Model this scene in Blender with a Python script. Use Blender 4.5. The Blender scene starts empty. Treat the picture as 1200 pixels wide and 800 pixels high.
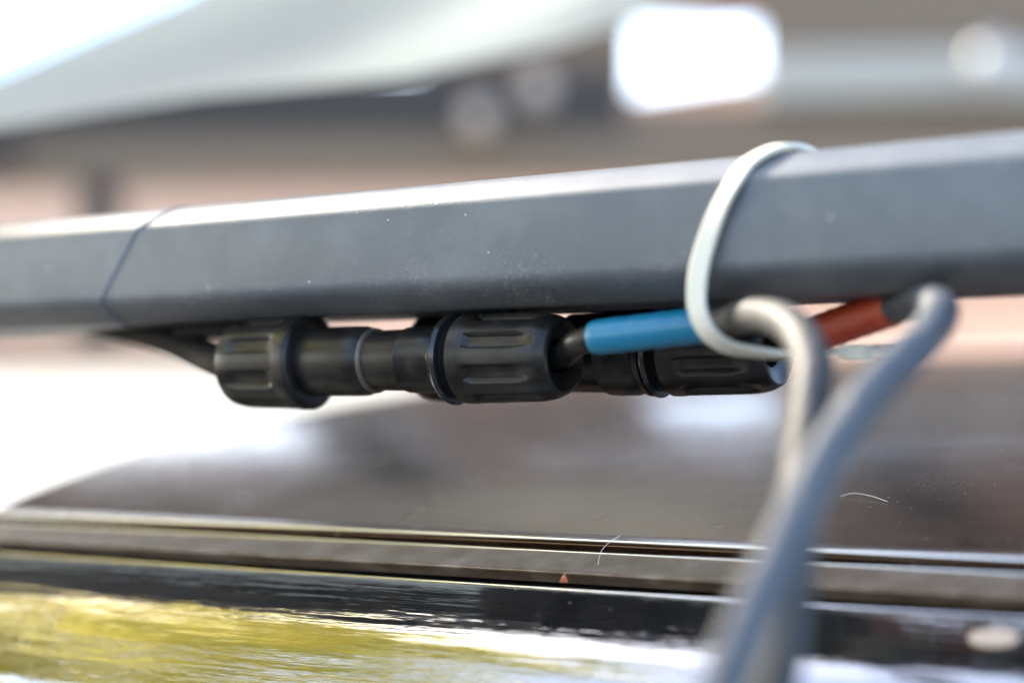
import bpy, bmesh, math, random
from mathutils import Vector, Matrix
from mathutils.bvhtree import BVHTree
R = math.radians
random.seed(7)
scn = bpy.context.scene
COL = scn.collection

# ------------------------------------------------------------------ camera
PITCH = math.atan(90 / 2000)              # horizon a little under the middle
CAM = Vector((0, 0, 1.75))                # beside a vehicle roof
RT = Vector((1, 0, 0))
FW = Vector((0, math.cos(PITCH), math.sin(PITCH)))
UP = Vector((0, -math.sin(PITCH), math.cos(PITCH)))
FPX = 2000.0
cam = bpy.data.cameras.new('camera')
cam.sensor_width = 36; cam.lens = 60
cam.clip_start = 0.01; cam.clip_end = 500
cam.dof.use_dof = True
cam.dof.focus_distance = 0.332
cam.dof.aperture_fstop = 4.8
cam.dof.aperture_blades = 0
camo = bpy.data.objects.new('camera', cam); COL.objects.link(camo)
camo.location = CAM
camo.rotation_euler = (R(90) + PITCH, 0, 0)
scn.camera = camo

# ------------------------------------------------------------------ light
SUN_EL = R(38)
SUN_AZ = math.atan2(0.514, -0.600)          # direction to the sun, seen from above
SUN = Vector((math.cos(SUN_AZ) * math.cos(SUN_EL), math.sin(SUN_AZ) * math.cos(SUN_EL), math.sin(SUN_EL)))
world = bpy.data.worlds.new('World'); scn.world = world; world.use_nodes = True
wn = world.node_tree.nodes; wl = world.node_tree.links
sky = wn.new('ShaderNodeTexSky'); sky.sky_type = 'NISHITA'; sky.sun_disc = False
sky.sun_elevation = SUN_EL
sky.sun_rotation = R(90) - SUN_AZ
sky.dust_density = 2.6
wl.new(sky.outputs[0], wn['Background'].inputs[0])
wn['Background'].inputs[1].default_value = 0.15
sl = bpy.data.lights.new('sun', 'SUN'); sl.energy = 4.5; sl.angle = R(0.53); sl.color = (1, .91, .78)
so = bpy.data.objects.new('sun', sl); COL.objects.link(so)
so.rotation_euler = SUN.to_track_quat('Z', 'Y').to_euler(); so.location = (-3, 2, 5)
scn.view_settings.view_transform = 'Standard'; scn.view_settings.look = 'None'
scn.view_settings.exposure = 2.95; scn.view_settings.gamma = 1
scn.render.engine = 'CYCLES'
scn.cycles.use_denoising = True
scn.cycles.max_bounces = 8
scn.cycles.sample_clamp_indirect = 6

# ------------------------------------------------------------------ helpers
def at(u, v, d):
    return CAM + d * (FW + RT * ((u - 600) / FPX) - UP * ((v - 400) / FPX))

def mesh_obj(name, verts, faces, mat, parent=None, smooth=True, mats=None, fm=None, auto=None):
    me = bpy.data.meshes.new(name)
    me.from_pydata([tuple(p) for p in verts], [], faces)
    bm = bmesh.new(); bm.from_mesh(me)
    bmesh.ops.recalc_face_normals(bm, faces=bm.faces)
    bm.to_mesh(me); bm.free()
    if smooth:
        for p in me.polygons: p.use_smooth = True
        if auto is not None:
            me.set_sharp_from_angle(angle=R(auto))
    if mats:
        for m in mats: me.materials.append(m)
        for p, i in zip(me.polygons, fm): p.material_index = i
    else:
        me.materials.append(mat)
    o = bpy.data.objects.new(name, me); COL.objects.link(o)
    if parent: o.parent = parent
    return o

def thing(name, label, cat, loc=(0, 0, 0), group=None):
    o = bpy.data.objects.new(name, None); COL.objects.link(o)
    o.empty_display_size = 0.02
    o['label'] = label; o['category'] = cat
    if group: o['group'] = group
    return o

def tag(o, label, cat, group=None):
    o['label'] = label; o['category'] = cat
    if group: o['group'] = group
    return o

def spline(pts, n=12, closed=False):
    P = [Vector(p) for p in pts]; out = []
    N = len(P)
    for i in range(N if closed else N - 1):
        if closed: a, b, c, d = P[i - 1], P[i], P[(i + 1) % N], P[(i + 2) % N]
        else:
            b, c = P[i], P[i + 1]
            a = P[i - 1] if i else b + (b - c)
            d = P[i + 2] if i + 2 < N else c + (c - b)
        for k in range(n):
            t = k / n
            out.append(0.5 * ((2 * b) + (c - a) * t + (2 * a - 5 * b + 4 * c - d) * t * t + (3 * b - a - 3 * c + d) * t ** 3))
    if not closed: out.append(P[-1].copy())
    return out

def tube(name, path, rad, mat, parent=None, seg=20, cap=True, wob=0.0):
    n = len(path)
    rads = rad if isinstance(rad, list) else [rad] * n
    T = [(path[min(i + 1, n - 1)] - path[max(i - 1, 0)]).normalized() for i in range(n)]
    u = T[0].orthogonal().normalized()
    V = []; F = []
    for i in range(n):
        u = (u - T[i] * u.dot(T[i])).normalized(); w = T[i].cross(u)
        for k in range(seg):
            a = 2 * math.pi * k / seg
            r = rads[i] * (1 + wob * math.sin(3 * a + i * .7))
            V.append(path[i] + (u * math.cos(a) + w * math.sin(a)) * r)
    for i in range(n - 1):
        for k in range(seg):
            k2 = (k + 1) % seg
            F.append((i * seg + k, i * seg + k2, (i + 1) * seg + k2, (i + 1) * seg + k))
    if cap:
        F.append(tuple(range(seg))); F.append(tuple((n - 1) * seg + k for k in range(seg)))
    return mesh_obj(name, V, F, mat, parent, auto=50)

def lathe(name, org, axis, prof, mat, parent=None, seg=64, mod=None, auto=40, up=Vector((0, 0, 1))):
    """prof = [(distance along the axis, radius)]; mod(s, angle, r) may change the radius"""
    a = axis.normalized(); e1 = (up - a * up.dot(a)).normalized(); e2 = a.cross(e1)
    V = []; F = []
    for (s, r) in prof:
        for k in range(seg):
            t = 2 * math.pi * k / seg
            rr = mod(s, t, r) if mod else r
            V.append(org + a * s + (e1 * math.cos(t) + e2 * math.sin(t)) * rr)
    for i in range(len(prof) - 1):
        for k in range(seg):
            k2 = (k + 1) % seg
            F.append((i * seg + k, i * seg + k2, (i + 1) * seg + k2, (i + 1) * seg + k))
    F.append(tuple(range(seg))); F.append(tuple((len(prof) - 1) * seg + k for k in range(seg)))
    return mesh_obj(name, V, F, mat, parent, auto=auto)

def obox(name, c, ax, ay, az, sx, sy, sz, mat, parent=None, bev=0.0):
    """a bevelled box centred at c with half sizes along three axes"""
    bm = bmesh.new(); bmesh.ops.create_cube(bm, size=2)
    for v in bm.verts: v.co = Vector((v.co.x * sx, v.co.y * sy, v.co.z * sz))
    if bev: bmesh.ops.bevel(bm, geom=bm.edges[:], offset=bev, segments=2, affect='EDGES', profile=.6)
    for v in bm.verts: v.co = c + ax * v.co.x + ay * v.co.y + az * v.co.z
    bmesh.ops.recalc_face_normals(bm, faces=bm.faces)
    me = bpy.data.meshes.new(name); bm.to_mesh(me); bm.free()
    me.materials.append(mat)
    o = bpy.data.objects.new(name, me); COL.objects.link(o)
    if parent: o.parent = parent
    return o

# ------------------------------------------------------------------ materials
def add_streak(m, sb, sn, strength, dist):
    nt = m.node_tree; N = nt.nodes; L = nt.links
    tc = N.new('ShaderNodeTexCoord'); cx = N.new('ShaderNodeCombineXYZ')
    for k, (ax, sc) in enumerate(((B, sb), (NB, sn), (Z, sn))):
        d = N.new('ShaderNodeVectorMath'); d.operation = 'DOT_PRODUCT'; d.inputs[1].default_value = ax * sc
        L.new(tc.outputs['Object'], d.inputs[0]); L.new(d.outputs['Value'], cx.inputs[k])
    nz = N.new('ShaderNodeTexNoise'); nz.inputs['Scale'].default_value = 1; nz.inputs['Detail'].default_value = 4
    L.new(cx.outputs[0], nz.inputs['Vector'])
    bp_ = N.new('ShaderNodeBump'); bp_.inputs['Strength'].default_value = strength; bp_.inputs['Distance'].default_value = dist
    L.new(nz.outputs[0], bp_.inputs['Height'])
    b = N['Principled BSDF']
    old = b.inputs['Normal'].links
    if old: L.new(old[0].from_socket, bp_.inputs['Normal'])
    L.new(bp_.outputs[0], b.inputs['Normal']); L.new(bp_.outputs[0], b.inputs['Coat Normal'])

def add_edge_dust(m, z0, z1, dcol, dens, scale):
    '''grit gathered along one edge of the bar'''
    nt = m.node_tree; N = nt.nodes; L = nt.links; b = N['Principled BSDF']
    tc = N.new('ShaderNodeTexCoord'); sx = N.new('ShaderNodeSeparateXYZ'); L.new(tc.outputs['Object'], sx.inputs[0])
    up = N.new('ShaderNodeMapRange'); up.inputs[1].default_value = z0; up.inputs[2].default_value = z1; up.inputs[3].default_value = 1; up.inputs[4].default_value = 0
    L.new(sx.outputs[2], up.inputs[0])
    nz = N.new('ShaderNodeTexNoise'); nz.inputs['Scale'].default_value = 55; nz.inputs['Detail'].default_value = 5
    L.new(tc.outputs['Object'], nz.inputs['Vector'])
    nr_ = N.new('ShaderNodeMapRange'); nr_.inputs[1].default_value = .45; nr_.inputs[2].default_value = .75
    L.new(nz.outputs[0], nr_.inputs[0])
    mk = N.new('ShaderNodeMath'); mk.operation = 'MULTIPLY'; L.new(up.outputs[0], mk.inputs[0]); L.new(nr_.outputs[0], mk.inputs[1])
    fine = N.new('ShaderNodeTexNoise'); fine.inputs['Scale'].default_value = scale; fine.inputs['Detail'].default_value = 2
    L.new(tc.outputs['Object'], fine.inputs['Vector'])
    th = N.new('ShaderNodeMapRange'); th.inputs[1].default_value = .56; th.inputs[2].default_value = .68
    L.new(fine.outputs[0], th.inputs[0])
    fc = N.new('ShaderNodeMath'); fc.operation = 'MULTIPLY'; L.new(mk.outputs[0], fc.inputs[0]); L.new(th.outputs[0], fc.inputs[1])
    f2 = N.new('ShaderNodeMath'); f2.operation = 'MULTIPLY'; f2.inputs[1].default_value = dens; L.new(fc.outputs[0], f2.inputs[0])
    cm = N.new('ShaderNodeMix'); cm.data_type = 'RGBA'; cm.inputs[7].default_value = (*dcol, 1)
    L.new(b.inputs['Base Color'].links[0].from_socket, cm.inputs[6]); L.new(f2.outputs[0], cm.inputs[0]); L.new(cm.outputs[2], b.inputs['Base Color'])

def mat(name, col, rough=.5, metal=0, coat=0, coat_rough=.03, coat_ior=1.5, bump=None, spec=.5, dust=None, sub=0, trans=0):
    m = bpy.data.materials.new(name); m.use_nodes = True
    nt = m.node_tree; N = nt.nodes; L = nt.links
    b = N['Principled BSDF']
    b.inputs['Base Color'].default_value = (*col, 1)
    b.inputs['Roughness'].default_value = rough
    b.inputs['Metallic'].default_value = metal
    b.inputs['Coat Weight'].default_value = coat
    b.inputs['Coat Roughness'].default_value = coat_rough
    b.inputs['Coat IOR'].default_value = coat_ior
    b.inputs['Specular IOR Level'].default_value = spec
    if sub:
        b.inputs['Subsurface Weight'].default_value = sub
        b.inputs['Subsurface Radius'].default_value = (.004, .004, .003)
        b.inputs['Subsurface Scale'].default_value = 1.0
    tc = N.new('ShaderNodeTexCoord')
    if bump:
        scale, strength, dist = bump
        nz = N.new('ShaderNodeTexNoise'); nz.inputs['Scale'].default_value = scale; nz.inputs['Detail'].default_value = 3
        L.new(tc.outputs['Object'], nz.inputs['Vector'])
        bp = N.new('ShaderNodeBump'); bp.inputs['Strength'].default_value = strength; bp.inputs['Distance'].default_value = dist
        L.new(nz.outputs[0], bp.inputs['Height']); L.new(bp.outputs[0], b.inputs['Normal'])
    if dust:
        # soft film of dust (large noise) and single pale grains (voronoi dots)
        dcol, film, filmscale, grains, grainscale = dust
        n1 = N.new('ShaderNodeTexNoise'); n1.inputs['Scale'].default_value = filmscale; n1.inputs['Detail'].default_value = 6; n1.inputs['Roughness'].default_value = .65
        L.new(tc.outputs['Object'], n1.inputs['Vector'])
        r1 = N.new('ShaderNodeMapRange'); r1.inputs[1].default_value = .42; r1.inputs[2].default_value = .75; r1.inputs[3].default_value = 0; r1.inputs[4].default_value = film
        L.new(n1.outputs[0], r1.inputs[0])
        vo = N.new('ShaderNodeTexVoronoi'); vo.inputs['Scale'].default_value = grainscale
        L.new(tc.outputs['Object'], vo.inputs['Vector'])
        sepc = N.new('ShaderNodeSeparateColor'); L.new(vo.outputs['Color'], sepc.inputs[0])
        rr = N.new('ShaderNodeMapRange'); rr.inputs[1].default_value = 1 - grains; rr.inputs[2].default_value = 1.0; rr.inputs[3].default_value = 0; rr.inputs[4].default_value = .28
        L.new(sepc.outputs[0], rr.inputs[0])
        lt = N.new('ShaderNodeMath'); lt.operation = 'LESS_THAN'
        L.new(vo.outputs['Distance'], lt.inputs[0]); L.new(rr.outputs[0], lt.inputs[1])
        gs = N.new('ShaderNodeMath'); gs.operation = 'MULTIPLY'; gs.inputs[1].default_value = .75; L.new(lt.outputs[0], gs.inputs[0])
        mx = N.new('ShaderNodeMath'); mx.operation = 'MAXIMUM'
        L.new(r1.outputs[0], mx.inputs[0]); L.new(gs.outputs[0], mx.inputs[1])
        cm = N.new('ShaderNodeMix'); cm.data_type = 'RGBA'
        cm.inputs[6].default_value = (*col, 1); cm.inputs[7].default_value = (*dcol, 1)
        L.new(mx.outputs[0], cm.inputs[0]); L.new(cm.outputs[2], b.inputs['Base Color'])
        ra = N.new('ShaderNodeMapRange'); ra.inputs[3].default_value = rough; ra.inputs[4].default_value = .9
        L.new(mx.outputs[0], ra.inputs[0]); L.new(ra.outputs[0], b.inputs['Roughness'])
        if coat:
            rc = N.new('ShaderNodeMapRange'); rc.inputs[3].default_value = coat; rc.inputs[4].default_value = 0.0
            rc.inputs[2].default_value = .6
            L.new(mx.outputs[0], rc.inputs[0]); L.new(rc.outputs[0], b.inputs['Coat Weight'])
    if trans:
        tb = N.new('ShaderNodeBsdfTranslucent'); tb.inputs[0].default_value = (*col, 1)
        ms = N.new('ShaderNodeMixShader'); ms.inputs[0].default_value = trans
        L.new(b.outputs[0], ms.inputs[1]); L.new(tb.outputs[0], ms.inputs[2])
        L.new(ms.outputs[0], N['Material Output'].inputs[0])
    return m

M_BAR = mat('powder_coat', (.064, .072, .081), rough=.43, bump=(1500, .4, .00012), spec=.5,
            dust=((.45, .43, .40), .10, 60, .012, 900))
M_PLASTIC = mat('black_plastic', (.0055, .0046, .004), rough=.33, spec=.27, bump=(1800, .15, .0001),
                dust=((.30, .27, .24), .06, 150, .006, 1100))
M_MATTE = mat('matte_black', (.005, .005, .005), rough=.7, spec=.12)
M_RUBBER = mat('gloss_rubber', (.010, .010, .010), rough=.2)
M_CABLE = mat('cable_sheath', (.040, .046, .055), rough=.5, bump=(300, .9, .0014))
M_CABLE2 = mat('beige_grey_sheath', (.018, .0175, .016), rough=.6, bump=(520, .6, .0008))
M_BLUE = mat('blue_sleeve', (.004, .120, .205), rough=.34, bump=(700, .1, .0002))
M_RED = mat('red_sleeve', (.36, .040, .013), rough=.42, bump=(700, .1, .0002))
M_YELLOW = mat('yellow_mark', (.60, .50, .05), rough=.5)
M_NYLON = mat('nylon', (.52, .485, .395), rough=.38, bump=(900, .06, .0002))
M_STEEL = mat('bare_steel', (.62, .60, .57), rough=.25, metal=1)
M_PAINT = mat('brown_black_paint', (.15, .100, .068), rough=.21, metal=1, coat=.1, coat_rough=.06, bump=(7, .08, .004),
              dust=((.40, .35, .30), .14, 70, .04, 1300))
M_SIDE = mat('gloss_black_paint', (.010, .009, .008), rough=.12, spec=1.0, coat=1, coat_rough=.015, coat_ior=2.5, bump=(38, .18, .0012),
             dust=((.34, .30, .27), .05, 40, .006, 1400))
M_STRIP = mat('dusty_moulding', (.125, .080, .047), rough=.36, metal=.3, coat=.4, coat_rough=.12, bump=(2200, .5, .0003),
              dust=((.36, .29, .22), .6, 140, .05, 1700))
M_SHINE = mat('shine_bead', (.72, .70, .68), rough=.12, metal=1)
M_GLASS = mat('dark_glass', (.01, .012, .013), rough=.03)
M_PANEL = mat('pale_panel', (.82, .86, .85), rough=.5, trans=.30)
M_PINK = mat('pink_render', (.43, .315, .285), rough=.9, bump=(30, .3, .01))
M_WHITE = mat('white_render', (.85, .83, .80), rough=.9, bump=(40, .2, .01))
M_BROWN = mat('weathered_timber', (.175, .118, .075), rough=.75, bump=(60, .4, .01))
M_BROWN2 = mat('pinkish_timber', (.27, .175, .13), rough=.75, bump=(60, .4, .01))
M_DARKT = mat('dark_timber', (.034, .025, .020), rough=.7)
M_GREY = mat('grey_gutter', (.38, .33, .265), rough=.45)
M_SPOT = mat('beige_light_spot', (.48, .37, .30), rough=.5)  # pale colour of the blurred bright spots in the background
M_CONC = mat('asphalt', (.085, .080, .075), rough=.9, bump=(6, .3, .02))
M_BARK = mat('bark', (.10, .075, .05), rough=.9, bump=(20, .6, .03))
M_LEAF = mat('leaf', (.76, .69, .12), rough=.5, trans=.5)
M_RIM = mat('tan_lit_rim', (.06, .047, .036), rough=.4)
M_PALE = mat('pale_grey_light_spot', (.55, .53, .50), rough=.5)
M_GASKET = mat('joint_sealant', (.075, .09, .12), rough=.5)
M_HAIR = mat('pale_fibre', (.75, .70, .62), rough=.4)
M_CHIP = mat('rust_leaf', (.42, .11, .04), rough=.6)
M_GLINT = mat('pale_glint', (.50, .37, .27), rough=.6)  # painted colour of a bright reflection on the rail

# ------------------------------------------------------------------ setting: the ground
gnd = mesh_obj('ground', [(-120, -120, 0), (120, -120, 0), (120, 120, 0), (-120, 120, 0)], [(0, 1, 2, 3)], M_CONC, smooth=False)
gnd['kind'] = 'structure'

# directions shared by the bar and the vehicle roof
B = Vector((-1.55, 1, 0)).normalized()     # along the bar, away from the camera
NB = Vector((B.y, -B.x, 0)).normalized()   # across the bar, away from the camera
if NB.y < 0: NB = -NB
Z = Vector((0, 0, 1))

def project(p):
    q = p - CAM; d = q.dot(FW)
    return 600 + FPX * q.dot(RT) / d, 400 - FPX * q.dot(UP) / d, d

def slide(p, u):
    """move p along B until it stands in column u"""
    k = (u - 600) / FPX
    q = p - CAM
    s = (k * q.dot(FW) - q.dot(RT)) / (B.dot(RT) - k * B.dot(FW))
    return p + B * s

add_streak(M_SIDE, 22, 340, .85, .0004)
add_streak(M_PAINT, 6, 22, .25, .0015)

# ------------------------------------------------------------------ vehicle roof
car = thing('car_roof', 'glossy dark brown car roof edge with a dusty drip moulding under the bar', 'car roof')
def sweep(name, line_pts, s0, s1, m, n=40, auto=35):
    """line_pts: points of the cross section; swept along B from s0 to s1"""
    V = []; F = []
    for i in range(n + 1):
        s = s0 + (s1 - s0) * i / n
        for p in line_pts: V.append(p + B * s)
    k = len(line_pts)
    for i in range(n):
        for j in range(k - 1):
            F.append((i * k + j, i * k + j + 1, (i + 1) * k + j + 1, (i + 1) * k + j))
    return mesh_obj(name, V, F, m, car, auto=auto)

def arcs(pts, n=6): return spline(pts, n)
U0 = 650
crest = at(U0, 629, .338)
s_edge = (slide(crest, -25) - crest).dot(B)          # where the roof meets the windscreen
def roof_h(w):
    if w < .006: return .0003 * math.sin(w / .006 * 1.57)
    w -= .005
    wm = .60
    return (.155 * w - .155 * w * w / (2 * wm) if w < wm else .0775 * wm - .05 * (w - wm) ** 2) + .0085 * (1 - math.exp(-w / .045))
sec = arcs([at(U0, 643, .3376), at(U0, 637, .3371), at(U0, 635, .33725), at(U0, 631.5, .3376), crest], 5)[:-1]
sec += [crest + NB * w + Z * roof_h(w) for w in [0, .001, .002, .003, .004, .005, .006, .007, .0085, .011] + [.016 + i * .012 for i in range(40)] + [.48 + i * .05 for i in range(18)]]
V = []; F = []
nS = 70; k = len(sec)
for i in range(nS + 1):
    t = i / nS; s = -.9 + (s_edge + .9) * t
    for p in sec: V.append(p + B * s)
for dz, ds in ((.004, .0002), (.012, .0010)):       # rounded-over front lip
    for p in sec: V.append(p + B * (s_edge + ds) - Z * dz)
for i in range(nS + 2):
    for j in range(k - 1): F.append((i * k + j, i * k + j + 1, (i + 1) * k + j + 1, (i + 1) * k + j))
roof = mesh_obj('roof_panel', V, F, M_PAINT, car, auto=40)
strip_pts = arcs([at(U0, 650, .3375), at(U0, 646.2, .3352), at(U0, 645.4, .3345), at(U0, 647.6, .3338)], 4) + \
            arcs([at(U0, 664, .3275), at(U0, 668.5, .3258), at(U0, 671.5, .3257), at(U0, 676, .3272), at(U0, 682, .329)], 5)
strip = sweep('drip_moulding', strip_pts, -.9, .9, M_STRIP)
lip = arcs([at(U0, 700, .329), at(U0, 692, .3245), at(U0, 689.5, .3228), at(U0, 690, .3215), at(U0, 692.5, .3203)], 5)
TILT = [(688, 24), (692, 29), (700, 30), (742, 37), (758, 47), (800, 59), (860, 68), (960, 78), (1200, 90), (1700, 92)]
body = []; vv = 692.5; dd = .3203
while vv < 1700:
    body.append(at(U0, vv, dd))
    for (va, ta), (vb, tb) in zip(TILT, TILT[1:]):
        if va <= vv <= vb: th = R(ta + (tb - ta) * (vv - va) / (vb - va))
    st = 3 if vv < 800 else 30
    # a step down the picture of st pixels along a face tilted by th
    dd -= st * dd / FPX / math.tan(th) / .854 / (1 + .115 / math.tan(th)) if th < R(89) else 0
    vv += st
side = sweep('side_rail', lip[:-1] + body, -.9, .9, M_SIDE, auto=60)
# channel floor closing the gaps between roof, moulding and rail
channel = sweep('drip_channel', [at(U0, 640, .345), at(U0, 652, .339), at(U0, 690, .331), at(U0, 720, .331)], -.9, .9, M_RUBBER)
def bead(name, p, r, m):  # bright metal bead added to draw a line of shine along an edge
    tube(name, [p + B * (-.9 + 1.8 * i / 40) if name != 'crest_shine' else p + B * (-.9 + (s_edge + .9) * i / 40) for i in range(41)], r, m, car, 14)
bead('crest_shine', at(U0, 631, .3368), .00045, M_SHINE)
bead('lip_shine', at(U0, 690.5, .3222), .00045, M_SHINE)
bead('moulding_shine', at(U0, 645.5, .3342), .00022, M_SHINE)
# windscreen falling away in front of the roof
e0 = crest + B * (s_edge + .021) - Z * .02; e1 = e0 + NB * 1.1 + Z * .03
dn = (B * .86 - Z * .5) * .7
ws = [e0, e1, e1 + dn, e0 + dn]; nn = (e1 - e0).cross(dn).normalized() * .005
mesh_obj('windscreen', [p for p in ws] + [p - nn for p in ws],
         [(0, 1, 2, 3), (7, 6, 5, 4), (0, 4, 5, 1), (1, 5, 6, 2), (2, 6, 7, 3), (3, 7, 4, 0)], M_GLASS, car, smooth=False)

# ray casts from the eye onto the bodywork, to lay small litter and a reflection spot on it
def on_body(u, v, lift=.0002):
    o = CAM; d = (at(u, v, 1) - CAM).normalized(); best = None
    for ob in (roof, strip, side, channel):
        bv = BVHS[ob.name]
        h = bv.ray_cast(o, d)
        if h[0] is not None and (best is None or h[3] < best[3]): best = h
    nrm = best[1] if best[1].z > 0 else -best[1]
    return best[0] + nrm * lift, nrm
BVHS = {}
for ob in (roof, strip, side, channel):
    BVHS[ob.name] = BVHTree.FromPolygons([v.co.copy() for v in ob.data.vertices], [tuple(p.vertices) for p in ob.data.polygons])

# ------------------------------------------------------------------ the bar
BAR0 = at(500, 368, .33)          # lower front corner line of the bar passes here
BAR0 = slide(BAR0, 500)
H = .0262; DEP = .032
def bp(s, w, z): return BAR0 + B * s + NB * w + Z * z
def bar_u(u, w, z): return slide(bp(0, w, z), u)
prof = [(0.0095, .0010), (.0080, .0011), (.0068, .0015), (.0022, .0041), (.0012, .0048), (.0005, .0055), (.0001, .0063), (0.0, .0072),
        (0.0, .0204), (.0002, .0212), (.0007, .0220), (.0015, .0228), (.0038, .0248), (.0050, .0257), (.0070, H),
        (DEP - .004, H), (DEP - .001, H - .001), (DEP, H - .004), (DEP, .005), (DEP - .001, .002), (DEP - .004, .001)]
add_edge_dust(M_BAR, BAR0.z + .004, BAR0.z + .013, (.5, .46, .42), .5, 1600)
def bar_piece(name, sa, sb, parent, skew_a, skew_b, n=60):
    V = []; F = []; k = len(prof)
    for i in range(n + 1):
        t = i / n
        for (w, z) in prof:
            s = sa + (sb - sa) * t
            off = skew_a(w, z) * (1 - t) + skew_b(w, z) * t
            V.append(bp(s + off, w, z))
    for i in range(n):
        for j in range(k):
            j2 = (j + 1) % k
            F.append((i * k + j, i * k + j2, (i + 1) * k + j2, (i + 1) * k + j))
    F.append(tuple(range(k))); F.append(tuple(n * k + j for j in range(k)))
    return mesh_obj(name, V, F, M_BAR, parent, auto=28)
rack = thing('rack_bar', 'long dark grey powder-coated metal bar crossing the picture above the connectors', 'bar')
zero = lambda w, z: 0.0
s_seam = (bar_u(112, 0, .005) - bp(0, 0, .005)).dot(B)
def seam(w, z):
    t = max(0, (z - .004)) / .022
    return -.0165 * (t ** 1.15) - .35 * max(0, w) * (1 if z > .02 else .2)
bar_piece('main_section', -.40, s_seam - .00045, rack, zero, seam, 90)
bar_piece('end_section', s_seam, s_seam + .30, rack, seam, zero, 40)
# thin gasket proud of the joint
V = []; F = []; k = len(prof)
for i, ds in enumerate((-.0009, -.0007, .0002, .0004)):
    g = .00028 if i in (1, 2) else -.0002
    for (w, z) in prof:
        cw, cz = w - DEP / 2, z - H / 2
        V.append(bp(s_seam + ds + seam(w, z), DEP / 2 + cw * (1 + g / .014), H / 2 + cz * (1 + g / .013)))
for i in range(3):
    for j in range(k):
        j2 = (j + 1) % k
        F.append((i * k + j, i * k + j2, (i + 1) * k + j2, (i + 1) * k + j))
mesh_obj('joint_gasket', V, F, M_GASKET, rack, auto=30)

# ------------------------------------------------------------------ connectors
def flutes(count, depth, s0, s1):
    def f(s, t, r):
        if s < s0 or s > s1: return r
        e = min(1, (s - s0) / .0012, (s1 - s) / .004)
        a = (t * count / (2 * math.pi)) % 1.0
        w = abs(a - .5)
        x = max(0.0, min(1.0, (.26 - w) / .07)); x = x * x * (3 - 2 * x) * (1 - .35 * (w / .26) ** 2)
        return r - depth * x * max(0, e)
    return f
def nut(name, org, axis, L, r, parent, bore=.0036, r_end=.0077):
    pr = [(0, .004), (0, r - .0012), (.0004, r - .0004), (.0009, r), (.0030, r), (.0034, r - .0001)]
    pr += [(.0034 + (L - .0034 - .0055) * i / 14, r - .0001 - .0002 * i / 14) for i in range(1, 15)]
    pr += [(L - .0043, r - .0004), (L - .0030, r - .0006), (L - .0018, r - .0009), (L - .0009, r_end - .0001), (L - .0003, r_end - .0004),
           (L, r_end - .0010), (L - .0006, r_end - .0016), (L - .0010, bore + .0010), (L - .0016, bore), (L - .006, bore - .0004), (L - .006, .0002)]
    return lathe(name, org, axis, pr, M_PLASTIC, parent, seg=120, mod=flutes(8, .0014, .0042, L - .0022), auto=32)

AX = -B                                        # connectors point to the right, towards the camera
def connector(u_nut, v_ax, d, label, name, fat=1.0):
    t = thing(name, label, 'connector', group='cable connectors under the bar')
    base = at(u_nut, v_ax, d)                  # centre of the nut's rear face
    nut('gland_nut', base, AX, .0228, .0089, t)
    # rubber seal and thread behind the nut
    lathe('seal_ring', base - AX * .0034, AX, [(0, .004), (0, .0080), (.0003, .0088), (.0010, .0092), (.0017, .0088), (.0020, .0078), (.0020, .004)], M_RUBBER, t, 72)
    lathe('thread', base - AX * .0013, AX, [(0, .003), (0, .0076), (.0003, .0082), (.0006, .0076), (.0009, .0082), (.0012, .0076), (.0018, .0074), (.0018, .003)], M_RUBBER, t, 64)
    # body with a step and scooped latch window
    def scoop(s, tt, r):
        if .0105 < s < .0170:
            x = math.cos(tt - 1.9)
            return (r - .0009 * max(0, x) ** 4) * fat
        return r * fat
    lathe('socket_body', base - AX * .0225, AX,
          [(0, .003), (0, .0056), (.0005, .0061), (.0085, .0062), (.0089, .0062), (.0093, .0066), (.0110, .0067), (.0130, .0067), (.0150, .0067),
           (.0166, .0064), (.0172, .0060), (.0176, .0060), (.0181, .0068), (.0192, .0069), (.0192, .003)], M_PLASTIC, t, 72, mod=scoop, auto=30)
    if True:
        lathe('plug_body', base - AX * .0390, AX,
              [(0, .003), (0, .0068), (.0015, .0073), (.0125, .0072), (.0146, .0071), (.0158, .0066), (.0166, .0060), (.0168, .003)], M_PLASTIC, t, 72, auto=30)
        lathe('lit_rim', base - AX * .0229, AX, [(0, .0050), (0, .0062), (.0004, .0067), (.0010, .0066), (.0013, .0062), (.0013, .0050)], M_RIM, t, 48)  # tan ring standing in for light on the plug's chamfer
        nut('rear_nut', base - AX * .0385, -AX, .0215, .0099, t)
    return t, base
c1, b1 = connector(546, 420, .3365, 'black fluted cable connector in focus, with the blue-marked cable leaving it', 'cable_connector')
c2, b2 = connector(787, 411, .3340, 'soft black cable connector behind the blue sleeve, its open end right of the tie', 'cable_connector', 1.3)

# ------------------------------------------------------------------ cables
def shrink(n, r):
    '''heat-shrink: a little uneven, drawn in at both ends'''
    return [r * (1 + .018 * math.sin(i * 1.3) + .012 * math.sin(i * 2.9 + 1)) * (.90 if i in (0, n - 1) else .97 if i in (1, n - 2) else 1) for i in range(n)]
def end_of(base): return base + AX * .0228
e1 = end_of(b1); e2 = end_of(b2)
cb = thing('blue_marked_cable', 'grey cable with a blue sleeve, looping forward right of the white tie', 'cable', group='cables below the bar')
path = spline([e1 - AX * .008, e1 - AX * .001, at(683, 399, .3165), at(750, 389.5, .3110), at(822, 381, .3065), at(850, 378, .3020), at(885, 369, .289),
               at(927, 381, .270), at(952, 425, .256), at(948, 490, .248), at(938, 570, .240), at(930, 660, .230), at(920, 740, .221), at(905, 820, .214), at(875, 980, .206)], 14)
tube('sheath', path[14 * 4:], .0030, M_CABLE2, cb, 20)
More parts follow.
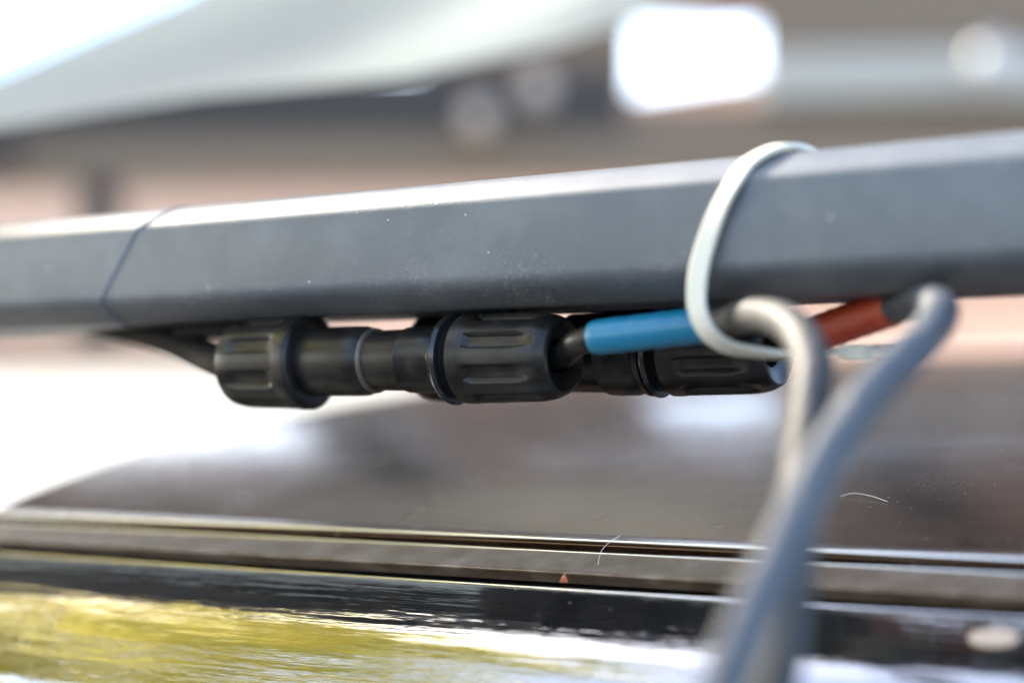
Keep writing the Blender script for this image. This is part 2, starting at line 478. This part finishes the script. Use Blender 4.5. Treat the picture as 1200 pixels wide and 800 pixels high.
tube('black_lead', path[:14 * 4 + 4], .0025, M_PLASTIC, cb, 20)
i0 = 14 * 2 + 3; i1 = 14 * 5 - 8
tube('blue_sleeve', path[i0:i1], shrink(i1 - i0, .0033), M_BLUE, cb, 28)
cr = thing('red_marked_cable', 'grey cable with a red sleeve, running down the front to the lower edge', 'cable', group='cables below the bar')
path = spline([e2 - AX * .008, e2 - AX * .001, at(935, 400, .318), at(965, 388, .313), at(1010, 372, .305), at(1052, 358, .296), at(1085, 352, .282), at(1102, 366, .266),
               at(1076, 405, .252), at(1012, 470, .239), at(955, 560, .226), at(908, 660, .214), at(872, 740, .206), at(844, 820, .201), at(800, 980, .196)], 14)
tube('sheath', path[14 * 5 - 4:], .0030, M_CABLE, cr, 20)
tube('black_lead', path[:14 * 5], .0025, M_PLASTIC, cr, 20)
tube('red_sleeve', path[14 * 3 - 6:14 * 5], shrink(14 * 2 + 6, .0034), M_RED, cr, 28)
# cable leaving the rear nuts to the left, up under the bar
ck = thing('rear_cable', 'black cable leaving the left end of the connector up under the bar', 'cable', group='cables below the bar')
r1 = b1 - AX * .0385 - AX * .0215
tube('sheath', spline([r1 + AX * .006, r1 - AX * .002, at(236, 414, .384), at(200, 398, .394), at(150, 384, .408), at(60, 368, .43), at(-80, 360, .46)], 12), .0036, M_MATTE, ck, 18)
# black cable with yellow bands behind the connectors
cy = thing('yellow_banded_cable', 'black cable with yellow bands lying close under the bar behind the blue sleeve', 'cable', group='cables below the bar')
path = spline([at(640, 452, .360), at(672, 418, .356), at(700, 389, .351), at(728, 369, .347), at(762, 352, .343), at(800, 340, .340)], 14)
tube('sheath', path, .0032, M_PLASTIC, cy, 18)
for a in (28, 36, 43): tube('yellow_band', path[a:a + 4], .0034, M_YELLOW, cy, 22)
# bracket under the left end of the bar
br = thing('bar_bracket', 'small dark metal bracket under the bar left of the connectors', 'bracket')
obox('clamp_plate', bar_u(262, .020, -.0004), B, NB, Z, .009, .007, .0014, M_MATTE, br, .0005)
lathe('bolt', bar_u(262, .013, -.0075), Z, [(0, .0001), (0, .0028), (.0005, .0036), (.0026, .0036), (.0030, .002), (.0075, .002)], M_STEEL, br, 6, auto=20)

# ------------------------------------------------------------------ white cable tie
tie = thing('cable_tie', 'white nylon cable tie looped around the dark bar and the cables', 'cable tie')
tp = [(985, DEP + .0008, .024), (968, DEP - .004, H + .0009), (944, .013, H + .0009), (922, .0072, H + .0011), (898, .0042, .0262), (874, .0016, .0238), (860, -.0008, .0208),
      (842, -.0016, .0160), (828, -.0020, .0105), (819, -.0024, .0055), (816, -.0026, .0005), (821, -.0024, -.0030), (833, -.0012, -.0058),
      (855, .0018, -.0078), (888, .0062, -.0086), (925, .0105, -.0090), (975, .0150, -.0086), (1015, .0190, -.0082), (1062, .0250, -.0072), (1085, .0300, -.0035),
      (1070, DEP + .0025, .004), (1035, DEP + .0012, .014)]
loop = spline([bar_u(*q) for q in tp], 10, closed=True)
def band(name, path, width, thick, mt, parent, closed=True, cw=(.013, .008)):
    n = len(path); V = []; F = []
    c0 = bp(0, *cw)
    sh = [(-1, -.55), (-.86, -1), (.86, -1), (1, -.55), (1, .55), (.86, 1), (-.86, 1), (-1, .55)]
    for i in range(n):
        a, c = (path[i - 1], path[(i + 1) % n]) if closed else (path[max(i - 1, 0)], path[min(i + 1, n - 1)])
        T = (c - a).normalized()
        o = path[i] - c0; o -= B * o.dot(B); o.normalize()
        o = (o - T * o.dot(T)).normalized()
        wd = T.cross(o)
        for (x, y) in sh: V.append(path[i] + wd * (x * width / 2) + o * (y * thick / 2))
    k = len(sh)
    for i in range(n if closed else n - 1):
        i2 = (i + 1) % n
        for j in range(k):
            j2 = (j + 1) % k
            F.append((i * k + j, i * k + j2, i2 * k + j2, i2 * k + j))
    if not closed: F += [tuple(range(k)), tuple((n - 1) * k + j for j in range(k))]
    return mesh_obj(name, V, F, mt, parent, auto=35)
band('strap', loop, .0036, .0011, M_NYLON, tie)
hp = bar_u(1003, .0180, -.0086)
obox('locking_head', hp, AX, NB, Z, .0022, .0028, .0014, M_NYLON, tie, .0004)

# ------------------------------------------------------------------ small litter and a modelled reflection spot on the paint
def fibre(pts, r, label, name='fibre'):
    P = []
    for (u, v, l) in pts:
        p, n_ = on_body(u, v, l); P.append(p)
    o = tube(name, spline(P, 8), r, M_HAIR, None, 6)
    return tag(o, label, 'fibre', 'stray fibres on the paint')
tag(tube('fibre', spline([at(703, 674, .3225), at(701, 660, .3245), at(705, 645, .3268), at(714, 635, .3285), at(727, 627, .3300)], 8), .000045, M_HAIR, None, 6),
    'pale curved fibre standing across the dusty moulding', 'fibre', 'stray fibres on the paint')
fibre([(985, 583, .0003), (1000, 581, .0006), (1020, 584, .0006), (1040, 589, .0003)], .00005, 'short pale fibre lying on the brown roof behind the front cable')
def flake(name, pts, m, label, cat, th=.0003):
    P = []; n0 = Vector()
    for (u, v) in pts:
        p, n_ = on_body(u, v, .0004); P.append(p); n0 += n_
    n0.normalize(); k = len(P); V = P + [p + n0 * th for p in P]
    F = [tuple(range(k)), tuple(range(2 * k - 1, k - 1, -1))] + [(i, (i + 1) % k, k + (i + 1) % k, k + i) for i in range(k)]
    return tag(mesh_obj(name, V, F, m, None, smooth=False), label, cat)
p0 = at(660, 682, .3226)
def chip(pt, m):
    V = [pt + B * .0009, pt - B * .0011, pt + Z * .0019 - B * .0003, pt + NB * .0006 + Z * .0006 + B * .0002, pt - B * .0004 + Z * .0011 - NB * .0007]
    return mesh_obj('leaf_chip', V, [(0, 1, 4), (0, 4, 2), (1, 2, 4), (0, 2, 3), (1, 3, 2), (0, 3, 1)], m, None, smooth=False)
tag(chip(p0, M_CHIP), 'tiny rust-orange leaf chip on the moulding left of the fibre', 'leaf chip')
flake('glint', [(1165 + 30 * math.cos(a * .5236), 750 + 10.5 * math.sin(a * .5236)) for a in range(12)], M_GLINT, 'oval reflection spot shaped as a pale flake on the black side rail at the right edge', 'glint')  # flat pale flake standing in for a bright reflection in the paint

# ------------------------------------------------------------------ out-of-focus background
def facing(u0, u1, v0, v1, d, yaw, th, m, name, parent):
    """an upright board whose middle stands at depth d, turned by yaw about the vertical"""
    c = at((u0 + u1) / 2, (v0 + v1) / 2, d)
    ax = Vector((math.cos(yaw), math.sin(yaw), 0)); ay = Vector((-math.sin(yaw), math.cos(yaw), 0))
    k = d / FPX
    return obox(name, c + ay * th, ax, ay, Z, (u1 - u0) / 2 * k / max(.3, math.cos(yaw)), th, (v1 - v0) / 2 * k, m, parent, min(.006, th * .3))
YW = R(-38)
house = thing('house', 'blurred house front with pink and white walls behind the car', 'house')
facing(-900, 1900, 140, 432, 5.2, YW, .10, M_PINK, 'pink_wall', house)
facing(-900, 1900, 434, 1150, 5.0, YW, .12, M_WHITE, 'white_plinth', house)
cp = thing('lean_to', 'blurred brown timber lean-to with a grey gutter above the bar', 'lean-to')
facing(-300, 1500, 158, 208, 2.6, R(-4), .05, M_BROWN, 'rail', cp)
facing(90, 128, 206, 420, 2.62, R(-4), .035, M_DARKT, 'post', cp)
facing(-90, 6, 140, 200, 2.5, R(-4), .03, M_DARKT, 'end_cap', cp)
facing(-260, 730, 84, 160, 2.75, R(-4), .03, M_DARKT, 'fascia_board', cp)
facing(490, 742, -126, 110, 2.9, R(-4), .03, M_BROWN, 'side_board', cp)
facing(720, 1500, 117, 160, 2.7, R(-4), .03, M_BROWN, 'lower_board', cp)
facing(893, 1500, 55, 114, 2.66, R(-4), .04, M_GREY, 'gutter', cp)
facing(893, 1500, -120, 54, 2.72, R(-4), .03, M_BROWN, 'upper_board', cp)
facing(-300, 330, 396, 426, 2.6, R(-4), .04, M_BROWN, 'bottom_rail', cp)
for i in range(19):  # unseen boards added to mirror brown streaks and cover sky in the roof paint
    ua, ub = (-345 + 100 * i, -249 + 100 * i) if i < 3 else (-45 + 120 * (i - 3), -45 + 120 * (i - 2) - 4)
    facing(ua, ub, -2250, 82 if i < 3 else -10 if i < 6 else 82 if i < 8 else -126, 2.80 + .014 * (i % 2), R(-4), .02, (M_BROWN, M_DARKT, M_BROWN2, M_BROWN, M_BROWN2)[i % 5], 'unseen_board', cp)
facing(735, 900, -126, 28, 2.93, R(-4), .02, M_BROWN2, 'head_board', cp)
for (u, v, r_, lb) in ((560, 137, .022, 'blurred light spot shaped as a beige disc on the dark fascia, the lower left one'), (630, 105, .023, 'blurred light spot shaped as a beige disc on the dark fascia, the upper right one'),
                       (1162, 70, .028, 'blurred light spot shaped as a pale disc on the grey gutter at the right')):
    o = lathe('light_spot', at(u, v, 2.5), Vector((0, 1, 0)), [(-.02, .004), (-.018, r_ * .7), (-.008, r_), (.01, r_), (.06, r_ * .5), (.10, r_ * .5)], M_SPOT if u < 1000 else M_PALE, None, 20)  # pale discs standing in for small blurred glints of light
    tag(o, lb, 'highlight', 'blurred light spots on the lean-to')
# pale panel hanging over, upper left
pn = thing('overhead_panel', 'large pale grey-green panel leaning out of focus at the upper left', 'panel')
near = [at(-420, 275, .47), at(240, 0, .43), at(600, -150, .41)]
far = [at(-420, 330, .64), at(-100, 165, .64), at(240, 112, .66), at(480, 90, .70), at(660, 52, .74), at(770, 12, .78), at(920, -50, .82)]
nr = [near[0].lerp(near[2], t) for t in (0, .27, .5, .65, .77, .86, 1)]
V = []; F = []
nrm = (nr[-1] - nr[0]).cross(far[0] - nr[0]).normalized()
if nrm.z < 0: nrm = -nrm
rows = 6
for lay in (0, 1):
    for i in range(7):
        for j in range(rows + 1):
            V.append(nr[i].lerp(far[i], j / rows) + nrm * (.004 * lay))
q = rows + 1; off = 7 * q
for lay in (0, 1):
    for i in range(6):
        for j in range(rows):
            F.append(tuple(lay * off + x for x in (i * q + j, i * q + j + 1, (i + 1) * q + j + 1, (i + 1) * q + j)))
for i in range(6):
    F.append((i * q, (i + 1) * q, off + (i + 1) * q, off + i * q))
    F.append((i * q + rows, (i + 1) * q + rows, off + (i + 1) * q + rows, off + i * q + rows))
for j in range(rows):
    F.append((j, j + 1, off + j + 1, off + j)); F.append((6 * q + j, 6 * q + j + 1, off + 6 * q + j + 1, off + 6 * q + j))
mesh_obj('sheet', V, F, M_PANEL, pn, auto=50)

# ------------------------------------------------------------------ tree beside the car (seen mirrored in the paint), and one added for shade
def tree(loc, h, cr_, cz, label, n=2600):
    t = thing('leafy_tree', label, 'tree', group='trees mirrored in the paint')
    L = Vector(loc)
    tr = tube('trunk', spline([L, L + Vector((.1, .05, h * .3)), L + Vector((-.1, .1, h * .6)), L + Vector((0, 0, h * .9))], 6), [.22 - .008 * i for i in range(19)], M_BARK, t, 10)
    for i in range(7):
        a = i * 2.4; b0 = L + Vector((0, 0, h * (.35 + .06 * i)))
        e = b0 + Vector((math.cos(a) * cr_ * .7, math.sin(a) * cr_ * .7, h * .18))
        tube('limb', spline([b0, b0.lerp(e, .5) + Vector((0, 0, .15)), e], 5), [.08 - .006 * j for j in range(11)], M_BARK, tr, 7)
    V = []; F = []; rng = random.Random(int(loc[0] * 10))
    cl = []
    for i in range(42):
        a = rng.uniform(0, 6.28); zz = rng.uniform(-1, 1); rr = cr_ * math.sqrt(max(.05, 1 - zz * zz)) * rng.uniform(.35, 1)
        cl.append(L + Vector((rr * math.cos(a), rr * math.sin(a), cz + zz * cr_ * 1.05)))
    for i in range(n):
        c = rng.choice(cl) + Vector((rng.gauss(0, .45), rng.gauss(0, .45), rng.gauss(0, .35)))
        a = Vector((rng.gauss(0, 1), rng.gauss(0, 1), rng.gauss(0, 1))).normalized(); b = a.orthogonal().normalized()
        s_ = rng.uniform(.09, .20); i0 = len(V)
        V += [c - a * s_, c + b * s_ * .45, c + a * s_, c - b * s_ * .45]; F.append((i0, i0 + 1, i0 + 2, i0 + 3))
    mesh_obj('crown', V, F, M_LEAF, t, smooth=False)
tree((-8.9, 1.6, 0), 11.5, 3.35, 8.5, 'yellow-green leafy tree mirrored in the lower left paint', 11000)
tree((-9.2, -2.8, 0), 9.0, 2.9, 5.6, 'yellow-green tree farther round to the left, mirrored lowest in the paint', 4500)
tree((-6.8, 5.9, 0), 11.5, 3.3, 8.7, 'taller yellow-green tree added out of view at the left to shade the car', 5650)  # added on the sun's line so its crown dapples the bar and cables
